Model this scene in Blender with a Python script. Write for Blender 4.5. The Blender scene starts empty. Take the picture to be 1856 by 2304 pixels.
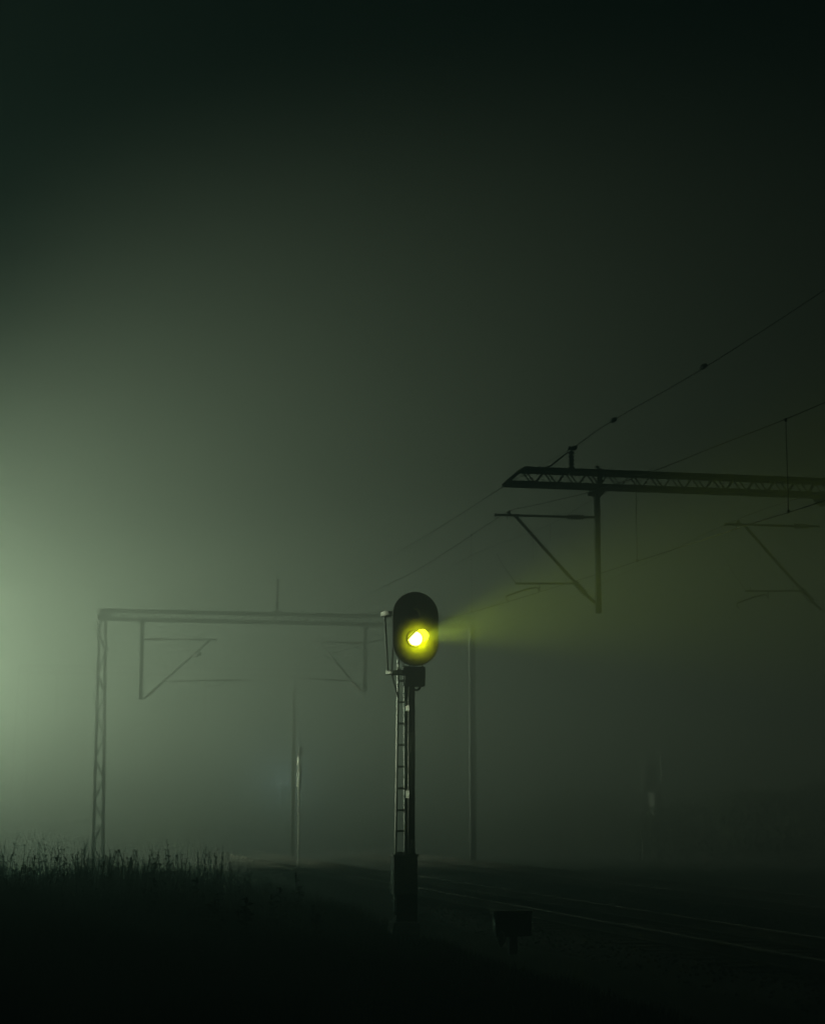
import bpy, math, random
import numpy as np
from mathutils import Vector, Matrix, noise

random.seed(7)
rng = np.random.default_rng(7)
S = bpy.context.scene
COL = S.collection

# ------------------------------------------------------------------ camera
F = 4400.0                                   # focal length in photo pixels
PITCH = math.atan((1815 - 1152) / F)
CAMZ = 1.75
cam_data = bpy.data.cameras.new("camera")
cam_data.sensor_fit = 'VERTICAL'
cam_data.sensor_height = 24.0
cam_data.lens = 24.0 * F / 2304
cam_data.clip_start = 0.1
cam_data.clip_end = 3000
cam = bpy.data.objects.new("camera", cam_data)
cam.location = (0, 0, CAMZ)
cam.rotation_euler = (math.radians(90) + PITCH, 0, 0)
COL.objects.link(cam)
S.camera = cam

# ------------------------------------------------------------------ night sky
world = bpy.data.worlds.new("World")
S.world = world
world.use_nodes = True
nt = world.node_tree
nt.nodes.clear()
sky = nt.nodes.new('ShaderNodeTexSky')
sky.sky_type = 'NISHITA'
sky.sun_disc = False
sky.sun_elevation = math.radians(3)
sky.sun_rotation = math.radians(300)
tint = nt.nodes.new('ShaderNodeMix')
tint.data_type = 'RGBA'
tint.blend_type = 'MULTIPLY'
tint.inputs['Factor'].default_value = 1.0
tint.inputs[7].default_value = (0.0, 1.0, 1.0, 1)
bg = nt.nodes.new('ShaderNodeBackground')
bg.inputs['Strength'].default_value = 0.0075
wo = nt.nodes.new('ShaderNodeOutputWorld')
nt.links.new(sky.outputs[0], tint.inputs[6])
nt.links.new(tint.outputs[2], bg.inputs[0])
nt.links.new(bg.outputs[0], wo.inputs[0])

S.view_settings.view_transform = 'Standard'
S.view_settings.look = 'None'
S.view_settings.exposure = 0
S.view_settings.gamma = 1
S.view_settings.use_curve_mapping = False
S.cycles.use_denoising = True
S.cycles.max_bounces = 6
S.cycles.diffuse_bounces = 2
S.cycles.volume_bounces = 0
S.cycles.sample_clamp_indirect = 4

# ------------------------------------------------------------------ lamps of the place and added fill lights (built with their fittings further down)
FLOOD_POS = (-23.2, 55.0, 3.6)
FLOOD_POWER = 9.6e5
FLOOD_AZ, FLOOD_EL, FLOOD_SIZE = math.radians(122), math.radians(18), math.radians(89)
FILL_POWER = 15000
BEAM_AZ, BEAM_EL, BEAM_SIZE, BEAM_POWER = math.radians(62), math.radians(12), math.radians(50), 1250
SIDE_POWER, SIDE_SIZE = 1.8e5, math.radians(13.5)
PLATE_LIGHT_POWER, LOBE_POWER = 195, 60
FLOOD_COLOR = (0.86, 1.0, 0.68)
FILL_COLOR = (0.58, 1.0, 0.72)
HAZE_DENSITY = 0.059
HAZE_TOP = 24.0


# ================================================================== helpers
def ray(px, py):
    x, y, z = px - 928.0, F, 1152.0 - py
    c, s = math.cos(PITCH), math.sin(PITCH)
    return Vector((x, y * c - z * s, y * s + z * c))


def at(px, py, Y):
    d = ray(px, py)
    return Vector((0, 0, CAMZ)) + d * (Y / d.y)


YAW = math.radians(12.7)                     # the tracks run away to the left by this angle


def along(X0, dist):
    """point on the line parallel to the tracks that crosses Y=0 at X0"""
    return Vector((X0 - math.sin(YAW) * dist, math.cos(YAW) * dist, 0))


MATS = {}


def mat(name, base, rough=0.7, metal=0.0, var=0.35, scale=8.0, bump=0.15, spec=0.4, coord='Object'):
    if name in MATS:
        return MATS[name]
    m = bpy.data.materials.new(name)
    m.use_nodes = True
    t = m.node_tree
    b = t.nodes['Principled BSDF']
    tc = t.nodes.new('ShaderNodeTexCoord')
    n1 = t.nodes.new('ShaderNodeTexNoise')
    n1.inputs['Scale'].default_value = scale
    n1.inputs['Detail'].default_value = 6
    n1.inputs['Roughness'].default_value = 0.65
    t.links.new(tc.outputs[coord], n1.inputs['Vector'])
    r = t.nodes.new('ShaderNodeValToRGB')
    r.color_ramp.elements[0].position = 0.3
    r.color_ramp.elements[1].position = 0.72
    r.color_ramp.elements[0].color = tuple(c * (1 - var) for c in base) + (1,)
    r.color_ramp.elements[1].color = tuple(min(1, c * (1 + var)) for c in base) + (1,)
    t.links.new(n1.outputs[0], r.inputs[0])
    t.links.new(r.outputs[0], b.inputs['Base Color'])
    b.inputs['Roughness'].default_value = rough
    b.inputs['Metallic'].default_value = metal
    b.inputs['Specular IOR Level'].default_value = spec
    if bump:
        n2 = t.nodes.new('ShaderNodeTexNoise')
        n2.inputs['Scale'].default_value = scale * 5
        n2.inputs['Detail'].default_value = 5
        t.links.new(tc.outputs[coord], n2.inputs['Vector'])
        bp = t.nodes.new('ShaderNodeBump')
        bp.inputs['Strength'].default_value = bump
        bp.inputs['Distance'].default_value = 0.02
        t.links.new(n2.outputs[0], bp.inputs['Height'])
        t.links.new(bp.outputs[0], b.inputs['Normal'])
    MATS[name] = m
    return m


def glow_mat(name, color, strength):
    m = bpy.data.materials.new(name)
    m.use_nodes = True
    t = m.node_tree
    b = t.nodes['Principled BSDF']
    b.inputs['Base Color'].default_value = (0.6, 0.6, 0.4, 1)
    b.inputs['Emission Color'].default_value = tuple(color) + (1,)
    b.inputs['Emission Strength'].default_value = strength
    MATS[name] = m
    return m


STEEL = mat('weathered_grey_steel', (0.16, 0.17, 0.165), rough=0.6, metal=0.3, scale=5, var=0.3)
GALV = mat('galvanised_steel', (0.68, 0.70, 0.67), rough=0.5, metal=0.1, scale=14, var=0.2)
BLACK = mat('matt_black_paint', (0.05, 0.052, 0.05), rough=0.62, scale=10, var=0.3, bump=0.08)
POLEDARK = mat('dark_pole_paint', (0.045, 0.05, 0.047), rough=0.6, scale=10, var=0.3, bump=0.1)
POLELIGHT = mat('grimy_white_paint', (0.42, 0.44, 0.40), rough=0.6, scale=7, var=0.35)
LABEL = mat('white_label_plastic', (0.78, 0.80, 0.72), rough=0.5, scale=30, var=0.1, bump=0.02)
CABG = mat('grey_cabinet_paint', (0.58, 0.61, 0.58), rough=0.55, scale=9, var=0.18, bump=0.05)
CONCRETE = mat('pale_concrete', (0.34, 0.34, 0.32), rough=0.9, scale=12, var=0.3, bump=0.4)
RAILTOP = mat('worn_rail_steel', (0.18, 0.17, 0.155), rough=0.55, metal=0.5, scale=20, var=0.2, bump=0.03)
RUST = mat('rusty_rail_side', (0.07, 0.06, 0.05), rough=0.9, scale=20, var=0.35)
SLEEPER = mat('old_sleeper_wood', (0.09, 0.075, 0.06), rough=0.9, scale=6, var=0.4, bump=0.5)
BALLAST = mat('ballast_stone', (0.085, 0.085, 0.08), rough=0.95, scale=30, var=0.5, bump=0.8)
EARTH = mat('dark_earth', (0.042, 0.052, 0.038), rough=1.0, scale=3, var=0.5, bump=0.6, coord='Object', spec=0.1)
GRASS = mat('dry_dark_grass', (0.10, 0.11, 0.06), rough=0.9, scale=2, var=0.45, bump=0, spec=0.15)
LEAF = mat('dark_leaf', (0.05, 0.07, 0.035), rough=0.8, scale=3, var=0.4, bump=0, spec=0.2)
BARK = mat('rough_bark', (0.08, 0.065, 0.05), rough=0.95, scale=10, var=0.4, bump=0.5)
PORCELAIN = mat('brown_glazed_porcelain', (0.09, 0.055, 0.04), rough=0.3, scale=10, var=0.2, bump=0.02)
DARKSTEEL = mat('darkened_steel', (0.06, 0.062, 0.058), rough=0.7, metal=0.1, scale=5, var=0.3)  # steel darkened so floodlit parts still read as unlit silhouettes
COPPER = mat('dark_copper_wire', (0.05, 0.052, 0.045), rough=0.6, metal=0.3, scale=10, var=0.2, bump=0)
DARKGLASS = mat('unlit_lens_glass', (0.10, 0.08, 0.05), rough=0.12, scale=5, var=0.1, bump=0, spec=0.8)


class M:
    """collects simple shapes into one mesh"""
    def __init__(self):
        self.v, self.f, self.sm = [], [], []

    def add(self, vs, fs, smooth=False):
        o = len(self.v)
        self.v += [tuple(p) for p in vs]
        self.f += [tuple(i + o for i in f) for f in fs]
        self.sm += [smooth] * len(fs)
        return self

    def box(self, c, s, rz=0.0, bev=0.0):
        cx, cy, cz = c
        x, y, z = s[0] / 2, s[1] / 2, s[2] / 2
        ca, sa = math.cos(rz), math.sin(rz)
        b = min(bev, x * .45, y * .45, z * .45)
        if b <= 0:
            pts = [(i * x, j * y, k * z) for k in (-1, 1) for j in (-1, 1) for i in (-1, 1)]
            fs = [(0, 2, 3, 1), (4, 5, 7, 6), (0, 1, 5, 4), (2, 6, 7, 3), (0, 4, 6, 2), (1, 3, 7, 5)]
        else:                                 # bevelled: octagonal rings top and bottom
            ring = [(-x + b, -y), (x - b, -y), (x, -y + b), (x, y - b), (x - b, y), (-x + b, y), (-x, y - b), (-x, -y + b)]
            inn = [(px * (1 - b / x), py * (1 - b / y)) for px, py in ring]
            pts = [(p[0], p[1], -z) for p in inn] + [(p[0], p[1], -z + b) for p in ring] + \
                  [(p[0], p[1], z - b) for p in ring] + [(p[0], p[1], z) for p in inn]
            fs = [tuple(reversed(range(8))), tuple(range(24, 32))]
            for r in range(3):
                for i in range(8):
                    a, q = r * 8 + i, r * 8 + (i + 1) % 8
                    fs.append((a, q, q + 8, a + 8))
        self.add([(cx + px * ca - py * sa, cy + px * sa + py * ca, cz + pz) for px, py, pz in pts], fs)
        return self

    def bar(self, p, q, w, h, up=(0, 0, 1)):
        p, q = Vector(p), Vector(q)
        d = (q - p).normalized()
        u = Vector(up)
        if abs(d.dot(u)) > 0.98:
            u = Vector((0, 1, 0))
        s = d.cross(u).normalized()
        t = s.cross(d).normalized()
        pts = []
        for e in (p, q):
            for a, b in ((-1, -1), (1, -1), (1, 1), (-1, 1)):
                pts.append(e + s * (a * w / 2) + t * (b * h / 2))
        self.add(pts, [(0, 1, 2, 3), (7, 6, 5, 4), (0, 4, 5, 1), (1, 5, 6, 2), (2, 6, 7, 3), (3, 7, 4, 0)])
        return self

    def tube(self, pts, r, n=8, cap=True):
        pts = [Vector(p) for p in pts]
        rs = r if isinstance(r, (list, tuple)) else [r] * len(pts)
        vs, fs = [], []
        ref = Vector((0, 0, 1)) if abs((pts[-1] - pts[0]).normalized().z) < 0.9 else Vector((1, 0, 0))
        for i, p in enumerate(pts):
            a, b = pts[max(0, i - 1)], pts[min(len(pts) - 1, i + 1)]
            d = (b - a).normalized()
            s = d.cross(ref)
            if s.length < 1e-4:
                s = d.cross(Vector((0, 1, 0)))
            s.normalize()
            t = s.cross(d)
            for k in range(n):
                g = 2 * math.pi * k / n
                vs.append(p + (s * math.cos(g) + t * math.sin(g)) * rs[i])
        for i in range(len(pts) - 1):
            for k in range(n):
                a, b = i * n + k, i * n + (k + 1) % n
                fs.append((a, b, b + n, a + n))
        self.add(vs, fs, True)
        if cap:
            o = len(self.v) - len(vs)
            self.f += [tuple(o + k for k in reversed(range(n))), tuple(o + len(vs) - n + k for k in range(n))]
            self.sm += [False, False]
        return self

    def prism(self, outline, y0, y1):
        """outline = list of (x, z); extruded in y from y0 to y1"""
        n = len(outline)
        vs = [(x, y0, z) for x, z in outline] + [(x, y1, z) for x, z in outline]
        fs = [tuple(range(n)), tuple(range(2 * n - 1, n - 1, -1))] + \
             [(i, i + n, (i + 1) % n + n, (i + 1) % n) for i in range(n)]
        return self.add(vs, fs)

    def build(self, name, m, parent=None):
        me = bpy.data.meshes.new(name)
        me.from_pydata(self.v, [], self.f)
        me.materials.append(m)
        me.polygons.foreach_set('use_smooth', self.sm)
        me.validate()
        me.update()
        import bmesh
        b = bmesh.new(); b.from_mesh(me)
        bmesh.ops.recalc_face_normals(b, faces=b.faces)
        b.to_mesh(me); b.free()
        o = bpy.data.objects.new(name, me)
        COL.objects.link(o)
        if parent is not None:
            o.parent = parent
        return o


def clone(o, parent, loc=None, rot=None):
    c = o.copy()
    COL.objects.link(c)
    c.parent = parent
    if loc is not None:
        c.location = loc
    if rot is not None:
        c.rotation_euler = rot
    return c


def thing(name, label, cat, loc=(0, 0, 0), rz=0.0, group=None):
    o = bpy.data.objects.new(name, None)
    o.empty_display_size = 0.3
    COL.objects.link(o)
    o.location = loc
    o.rotation_euler = (0, 0, rz)
    return tag(o, label, cat, group)


def tag(o, label, cat, group=None):
    o['label'] = label
    o['category'] = cat
    if group:
        o['group'] = group
    return o


class Frame:
    """plane through a point, turned by rz; photo measurements are read off on it once to get real sizes"""
    def __init__(self, loc, rz):
        self.m = Matrix.Translation(Vector(loc)) @ Matrix.Rotation(rz, 4, 'Z')
        self.i = self.m.inverted()

    def p(self, px, py, y=0.0):
        o = self.i @ Vector((0, 0, CAMZ))
        d = self.i.to_3x3() @ ray(px, py)
        k = (y - o.y) / d.y
        return o + d * k


def free(Y):
    return lambda px, py: at(px, py, Y)


# ================================================================== ground, ballast, tracks
def ground_z(x, y):
    z = 0.10 * noise.noise(Vector((x * 0.16, y * 0.16, 0))) + 0.03 * noise.noise(Vector((x * 0.7, y * 0.7, 3)))
    # lateral distance from the track line
    lat = x * math.cos(YAW) + y * math.sin(YAW)
    left = min(1.0, max(0.0, (10.5 * math.cos(YAW) - lat - 6.0) / 10.0))
    z = z * (0.3 + left) + 0.03 * left - 0.10
    return z if y < 400 else z * 0.2


def build_ground():
    xs = np.concatenate([np.linspace(-900, -60, 12), np.linspace(-55, 55, 111), np.linspace(60, 900, 12)])
    ys = np.concatenate([np.linspace(-60, 0, 7), np.linspace(2, 130, 129), np.linspace(140, 1500, 16)])
    vs = [(float(x), float(y), ground_z(x, y)) for y in ys for x in xs]
    n = len(xs)
    fs = [(j * n + i, j * n + i + 1, (j + 1) * n + i + 1, (j + 1) * n + i) for j in range(len(ys) - 1) for i in range(n - 1)]
    g = M().add(vs, fs, True).build('ground', EARTH)
    g['kind'] = 'structure'
    return g


build_ground()

XT = 9.75                                    # where the first track's centre line crosses Y = 0 ... measured along X
TRACKX = [XT, XT + 4.6 / math.cos(YAW)]


def rail_profile():
    return [(-0.070, 0.0), (0.070, 0.0), (0.070, 0.012), (0.012, 0.03), (0.010, 0.108), (0.034, 0.122), (0.034, 0.148),
            (0.026, 0.156), (-0.026, 0.156), (-0.034, 0.148), (-0.034, 0.122), (-0.010, 0.108), (-0.012, 0.03), (-0.070, 0.012)]


bal = M()
L0, L1 = -12.0, 190.0
span = 4.6
prof = [(-3.3, -0.45), (-1.75, -0.005), (1.75, -0.005), (2.30, -0.06), (span - 1.75, -0.005), (span + 1.75, -0.005), (span + 3.3, -0.45)]
bv, bf = [], []
nseg = 200
for j in range(nseg + 1):
    s = L0 + (L1 - L0) * j / nseg
    base = along(TRACKX[0], s)
    for (u, z) in prof:
        bv.append((base.x + u * math.cos(YAW), base.y + u * math.sin(YAW), z + 0.012 * noise.noise(Vector((u * 3, s * 2, 0)))))
k = len(prof)
for j in range(nseg):
    for i in range(k - 1):
        bf.append((j * k + i, j * k + i + 1, (j + 1) * k + i + 1, (j + 1) * k + i))
bed = bal.add(bv, bf).build('track_bed', BALLAST)
bed['kind'] = 'structure'

sleeper_mesh = None
rail_mesh = None
for ti, X0 in enumerate(TRACKX):
    lab = ['near railway track with two faint worn steel rails running behind the signal',
           'far dark railway track beyond the first pair of rails'][ti]
    tr = thing('railway_track', lab, 'railway track', along(X0, 0), YAW, 'railway tracks')
    for s in (-1, 1):
        if rail_mesh is None:
            r = M()
            pr = rail_profile()
            n = len(pr)
            vs = [(x, L0, z + 0.014) for x, z in pr] + [(x, L1, z + 0.014) for x, z in pr]
            fs = [(i, (i + 1) % n, (i + 1) % n + n, i + n) for i in range(n)] + [tuple(range(n)), tuple(range(2 * n - 1, n - 1, -1))]
            ro = r.add(vs, fs).build('rail', RUST, tr)
            ro.data.materials.append(RAILTOP)
            for p in ro.data.polygons:
                if p.center.z > 0.155 and abs(p.normal.z) > 0.5:
                    p.material_index = 1
            rail_mesh = ro
            ro.location = (s * 0.7525, 0, 0)
        else:
            clone(rail_mesh, tr, (s * 0.7525, 0, 0))
    for i in range(140):
        y = 8 + i * 0.65
        rot = (0, 0, random.uniform(-.01, .01))
        if sleeper_mesh is None:
            sleeper_mesh = M().box((0, 0, -0.07), (2.6, 0.25, 0.16), bev=0.015).build('sleeper', SLEEPER, tr)
            sleeper_mesh.location = (0, y, 0)
        else:
            clone(sleeper_mesh, tr, (random.uniform(-.02, .02), y + random.uniform(-.02, .02), random.uniform(-.006, .004)), rot)

# ballast stones as joined real geometry along the near shoulder
st = M()
for i in range(16000):
    s = 9 + 52 * random.random() ** 1.5
    u = random.uniform(-3.0, span + 1.9)
    z = np.interp(u, [p[0] for p in prof], [p[1] for p in prof])
    b = along(TRACKX[0], s)
    c = Vector((b.x + u * math.cos(YAW), b.y + u * math.sin(YAW), float(z) + 0.004))
    r = random.uniform(0.018, 0.036)
    R = Matrix.Rotation(random.uniform(0, 6.28), 3, Vector((random.random() - .5, random.random() - .5, random.random() - .5)).normalized())
    pts = [c + R @ Vector(p) * r for p in ((1, 0, 0), (-.9, .1, 0), (0, 1.1, .1), (.1, -.8, 0), (0, 0, .7), (0, .1, -.7))]
    st.add(pts, [(0, 2, 4), (2, 1, 4), (1, 3, 4), (3, 0, 4), (2, 0, 5), (1, 2, 5), (3, 1, 5), (0, 3, 5)])
so = st.build('ballast_stones', BALLAST)
so['kind'] = 'stuff'
tag(so, 'loose grey ballast stones around the sleepers', 'gravel')


# ================================================================== railway signal
SIG_Y = 28.0
sb = at(928, 2090, SIG_Y)
SIG = (sb.x, SIG_Y, 0.0)
sig = thing('railway_signal', 'tall railway signal with oval black head, glowing yellow lamp and side ladder', 'railway signal', SIG, YAW)
sf = Frame(SIG, YAW)
P = sf.p


def xz(px, py, y=0.0):
    q = P(px, py, y)
    return q.x, q.z


# pole with painted bands
px0, _ = xz(919.5, 1650); px1, _ = xz(933.5, 1650)
PC = (px0 + px1) / 2
PR = (px1 - px0) / 2
ztop = xz(926, 1500)[1]
M().tube([(PC, 0, 0.0), (PC, 0, ztop)], PR, 24).build('pole', POLEDARK, sig)
for (ya, yb) in ((1648, 1732), (1889, 1926)):
    za, zb = xz(926, yb)[1], xz(926, ya)[1]
    M().tube([(PC, 0, za), (PC, 0, zb)], PR + 0.002, 24).build('painted_band', POLELIGHT, sig)
# thin pale strip standing in for the highlight on the pole's left edge
cx0 = xz(918.6, 1650)[0]
M().tube([(cx0 - 0.014, -0.085, 0.95), (cx0 - 0.014, -0.085, xz(918, 1553)[1])], 0.010, 8).build('pole_highlight', GALV, sig)
# rear channel post
rx0, rx1 = xz(911.5, 1650, .05)[0], xz(917.6, 1650, .05)[0]
M().box(((rx0 + rx1) / 2, 0.05, (ztop - 0.1) / 2), (rx1 - rx0, 0.05, ztop - 0.1)).build('channel_post', BLACK, sig)
for (ya, yb) in ((1589, 1600), (1778, 1796)):
    a, b = xz(909.5, yb, 0.0), xz(917.5, ya, 0.0)
    M().box(((a[0] + b[0]) / 2 - .004, -0.085, (a[1] + b[1]) / 2), (.010, 0.15, b[1] - a[1]), rz=math.radians(14), bev=.003).build('number_label', LABEL, sig)

# ladder
lad_y = 0.04
lt = P(896.0, 1484, lad_y); lb = P(888.0, 2052, lad_y)
rt = P(910.0, 1498, lad_y); rb = P(911.0, 2052, lad_y)
M().bar(lb, lt, 0.024, 0.075, up=(0, 1, 0)).build('ladder_stile', GALV, sig)
M().bar(rb, rt, 0.020, 0.075, up=(0, 1, 0)).build('ladder_stile', GALV, sig)
for i, ry in enumerate((1532, 1580, 1628, 1676, 1725, 1774, 1823, 1870, 1919)):
    t = (ry - 1484) / (2052 - 1484)
    a = P(896 + (888 - 896) * t, ry, lad_y)
    b = P(910.5, ry, lad_y)
    M().bar(a, b, 0.030, 0.030).build('rung', BLACK, sig)

# cage hoops, seen edge-on
def hoop(name, xl, xr, z, depth, h, m):
    """flat strip bent in a U in the horizontal plane"""
    n = 14
    cx, r = (xl + xr) / 2, (xr - xl) / 2
    inner, outer = [], []
    for k in range(n + 1):
        g = math.pi / 2 + math.pi * k / n
        inner.append((cx + r * 1.0 * math.cos(g) * 1.0, depth * math.sin(g)))
    mm = M()
    t = 0.008
    path = [(xr, depth)] + inner + [(xr, -depth)]
    for (a, b) in zip(path[:-1], path[1:]):
        mm.bar((a[0], a[1], z), (b[0], b[1], z), t, h)
    return mm.build(name, m, sig)


zu = xz(870, 1382)[1]
hoop('cage_hoop', xz(858.5, 1382)[0], xz(896, 1382)[0], zu, 0.17, 0.052, LABEL)
zl = xz(875, 1513)[1]
hoop('cage_hoop', xz(869.5, 1513)[0], xz(900, 1513)[0], zl, 0.15, 0.052, LABEL)
M().box(((xz(880, 1513)[0] + PC) / 2, 0.02, zl), (PC - xz(880, 1513)[0], 0.10, 0.07), bev=.006).build('platform_bracket', BLACK, sig)
M().box((xz(886, 1377)[0], 0.05, zu + 0.02), (0.20, 0.05, 0.06)).build('hoop_bracket', BLACK, sig)
M().bar(P(866.5, 1384, -.1), P(873, 1510, -.1), 0.022, 0.012, up=(0, 1, 0)).build('cage_bar', BLACK, sig)
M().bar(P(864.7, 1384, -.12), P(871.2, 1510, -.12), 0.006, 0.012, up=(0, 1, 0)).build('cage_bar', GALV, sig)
M().bar(P(884.5, 1440, .0), P(881.5, 1517, .0), 0.019, 0.019, up=(0, 1, 0)).build('cage_bar', BLACK, sig)
M().bar(P(881.5, 1517, .0), P(895.5, 1570, .0), 0.019, 0.019, up=(0, 1, 0)).build('cage_brace', BLACK, sig)
M().box((*xz(896.5, 1506, -.02)[:1], -.02, xz(896.5, 1506)[1]), (0.045, 0.04, 0.045), bev=.004).build('clamp', LABEL, sig)
# short chain of galvanised links below the head
ch = M()
for k in range(6):
    q = P(909 - (k % 2) * 2 + random.uniform(-1, 1), 1492 + k * 2.6, -0.06)
    ch.box(q, (0.022, 0.02, 0.017), rz=random.uniform(0, 1.5))
ch.build('chain', LABEL, sig)

# signal head: stadium shaped plate
hl, hr = xz(883, 1415, -0.22)[0], xz(985.5, 1415, -0.22)[0]
hcx = (hl + hr) / 2
hR = (hr - hl) / 2
zt, zb = xz(934, 1332, -0.22)[1], xz(934, 1498.5, -0.22)[1]


def stadium(cx, z0, z1, r, n=24):
    out = []
    for k in range(n + 1):
        g = math.pi * k / n
        out.append((cx + r * math.cos(g), z1 - r + r * math.sin(g)))
    for k in range(n + 1):
        g = math.pi + math.pi * k / n
        out.append((cx + r * math.cos(g), z0 + r + r * math.sin(g)))
    return out


M().prism(stadium(hcx, zb, zt, hR), -0.225, -0.205).build('background_plate', BLACK, sig)
rim = M()
so_, si_ = stadium(hcx, zb, zt, hR), stadium(hcx, zb + .012, zt - .012, hR - .012)
n = len(so_)
rv = [(x, -0.245, z) for x, z in so_] + [(x, -0.245, z) for x, z in si_] + [(x, -0.2252, z) for x, z in so_] + [(x, -0.2252, z) for x, z in si_]
rf = []
for i in range(n):
    j = (i + 1) % n
    rf += [(i, j, j + n, i + n), (i, i + 2 * n, j + 2 * n, j), (i + n, j + n, j + 3 * n, i + 3 * n)]
rim.add(rv, rf).build('plate_rim', BLACK, sig)
M().box((PC, -0.10, (zt + zb) / 2), (0.30, 0.20, 0.74), bev=.02).build('lamp_housing', BLACK, sig)

# lit lamp
LAMP = (0.96, 1.0, 0.02)
lc = P(934.5, 1437, -0.25)
u_ax = Vector((1, 0, 0)); z_ax = Vector((0, 0, 1))


def disc(mm, c, r, y, n=32, dome=0.0, rings=4, clip=None):
    vs, fs = [(c.x, y - dome, c.z)], []
    for q in range(1, rings + 1):
        rr = r * q / rings
        for k in range(n):
            g = 2 * math.pi * k / n
            x, z = rr * math.cos(g), rr * math.sin(g)
            if clip:
                x, z = clip(x, z)
            vs.append((c.x + x, y - dome * (1 - (q / rings) ** 2), c.z + z))
    for k in range(n):
        fs.append((0, 1 + k, 1 + (k + 1) % n))
    for q in range(rings - 1):
        for k in range(n):
            a = 1 + q * n + k; b = 1 + q * n + (k + 1) % n
            fs.append((a, a + n, b + n, b))
    return mm.add(vs, fs, True)


def cut(x, z):
    # the visor's lip hides the upper left of the lens: straight edge
    nx, nz = -0.72, 0.69
    d = x * nx + z * nz - 0.060
    if d > 0:
        x -= nx * d; z -= nz * d
    return x, z


LENS = glow_mat('lit_yellow_lens', (1.0, 1.0, 0.62), 9.0)
CRESCENT_GLOW = glow_mat('crescent_glow', (1.0, 0.98, 0.34), 0.92)
lens = disc(M(), lc, 0.100, -0.25, dome=0.012, clip=cut).build('lens', LENS, sig)
lc2 = P(949.5, 1430, -0.240)
disc(M(), lc2, 0.092, -0.240, dome=0.0).build('glow_crescent', CRESCENT_GLOW, sig)  # glowing disc standing in for the bright crescent beside the lens
YEL = mat('yellow_lens_rim', (0.05, 0.05, 0.008), rough=0.5, scale=10, var=0.1, bump=0)
rr = M()
n = 40
vs, fs = [], []
for k in range(n):
    g = 2 * math.pi * k / n
    for (r_, y_) in ((0.1005, -0.245), (0.120, -0.243), (0.120, -0.226), (0.1005, -0.226)):
        x, z = r_ * math.cos(g), r_ * math.sin(g)
        vs.append((lc.x + x, y_, lc.z + z))
for k in range(n):
    for q in range(4):
        a = k * 4 + q; b = k * 4 + (q + 1) % 4; c = ((k + 1) % n) * 4 + (q + 1) % 4; d = ((k + 1) % n) * 4 + q
        fs.append((a, b, c, d))
rr.add(vs, fs).build('lens_rim', YEL, sig)
# unlit upper lamp
uc = P(932, 1384, -0.30)
ul = disc(M(), uc, 0.075, -0.262, dome=0.03).build('unlit_lens', DARKGLASS, sig)
vm = M()
n = 18
for (r_, ya) in ((0.098, -0.40),):
    vs, fs = [], []
    for k in range(n + 1):
        g = math.radians(-10) + math.radians(200) * k / n
        for (rr_, y_) in ((r_, -0.226), (r_, ya + 0.07 * abs(math.cos(g))), (r_ - .006, ya + 0.07 * abs(math.cos(g))), (r_ - .006, -0.226)):
            vs.append((uc.x + rr_ * math.cos(g), y_, uc.z + rr_ * math.sin(g)))
    for k in range(n):
        for q in range(4):
            a = k * 4 + q; b = k * 4 + (q + 1) % 4
            fs.append((a, b, b + 4, a + 4))
    vm.add(vs, fs, True)
vm.build('visor', BLACK, sig)

# an added glow light for the plate, then the lamp's lobe and beam
def lamp_light(name, power, size, loc, direction, r=0.04, color=(0.92, 1.0, 0.0)):
    l = bpy.data.lights.new(name, 'SPOT')
    l.energy = power
    l.color = color
    l.spot_size = size
    l.spot_blend = 1.0
    l.shadow_soft_size = r
    o = bpy.data.objects.new(name, l)
    COL.objects.link(o)
    o.parent = sig
    o.location = loc
    o.rotation_euler = Vector(direction).to_track_quat('-Z', 'Y').to_euler()
    return o


# added spot in front of the plate, facing it, to make it glow
lamp_light('added_plate_light', PLATE_LIGHT_POWER, math.radians(122), (lc.x + 0.05, -0.44, lc.z - .01), (0.02, 1, -0.03))
# wide weak lobe of the lens
lamp_light('signal_lamp_lobe', LOBE_POWER, math.radians(32), (lc.x + 0.03, -0.28, lc.z), (0.16, -1, 0.02))
spot = bpy.data.lights.new('signal_lamp_beam', 'SPOT')
spot.energy = BEAM_POWER
spot.color = (0.80, 1.0, 0.05)
spot.spot_size = BEAM_SIZE
spot.spot_blend = 1.0
spot.shadow_soft_size = 0.05
sp = bpy.data.objects.new('signal_lamp_beam', spot)
COL.objects.link(sp)
sp.parent = sig
sp.location = (lc.x + 0.03, -0.30, lc.z)
BEAM_DIR = Vector((math.sin(BEAM_AZ), -math.cos(BEAM_AZ), math.sin(BEAM_EL)))
sp.rotation_euler = BEAM_DIR.to_track_quat('-Z', 'Y').to_euler()

# terminal box and conduit bend
a, b = xz(911, 1544, -0.06), xz(956.5, 1500, -0.06)
M().box(((a[0] + b[0]) / 2, 0.02, (a[1] + b[1]) / 2), (b[0] - a[0], 0.20, b[1] - a[1]), bev=.01).build('terminal_box', BLACK, sig)
q = [P(x, y, 0) for x, y in ((944.5, 1542), (944.5, 1547), (943, 1550.5), (939.5, 1552.5), (932, 1553))]
M().tube(q, 0.018, 10).build('conduit_bend', BLACK, sig)
for x_ in (921, 931, 950):
    M().tube([P(x_, 1502, -.1), P(x_, 1492, -.1)], 0.012, 8).build('mounting_bolt', BLACK, sig)

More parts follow.
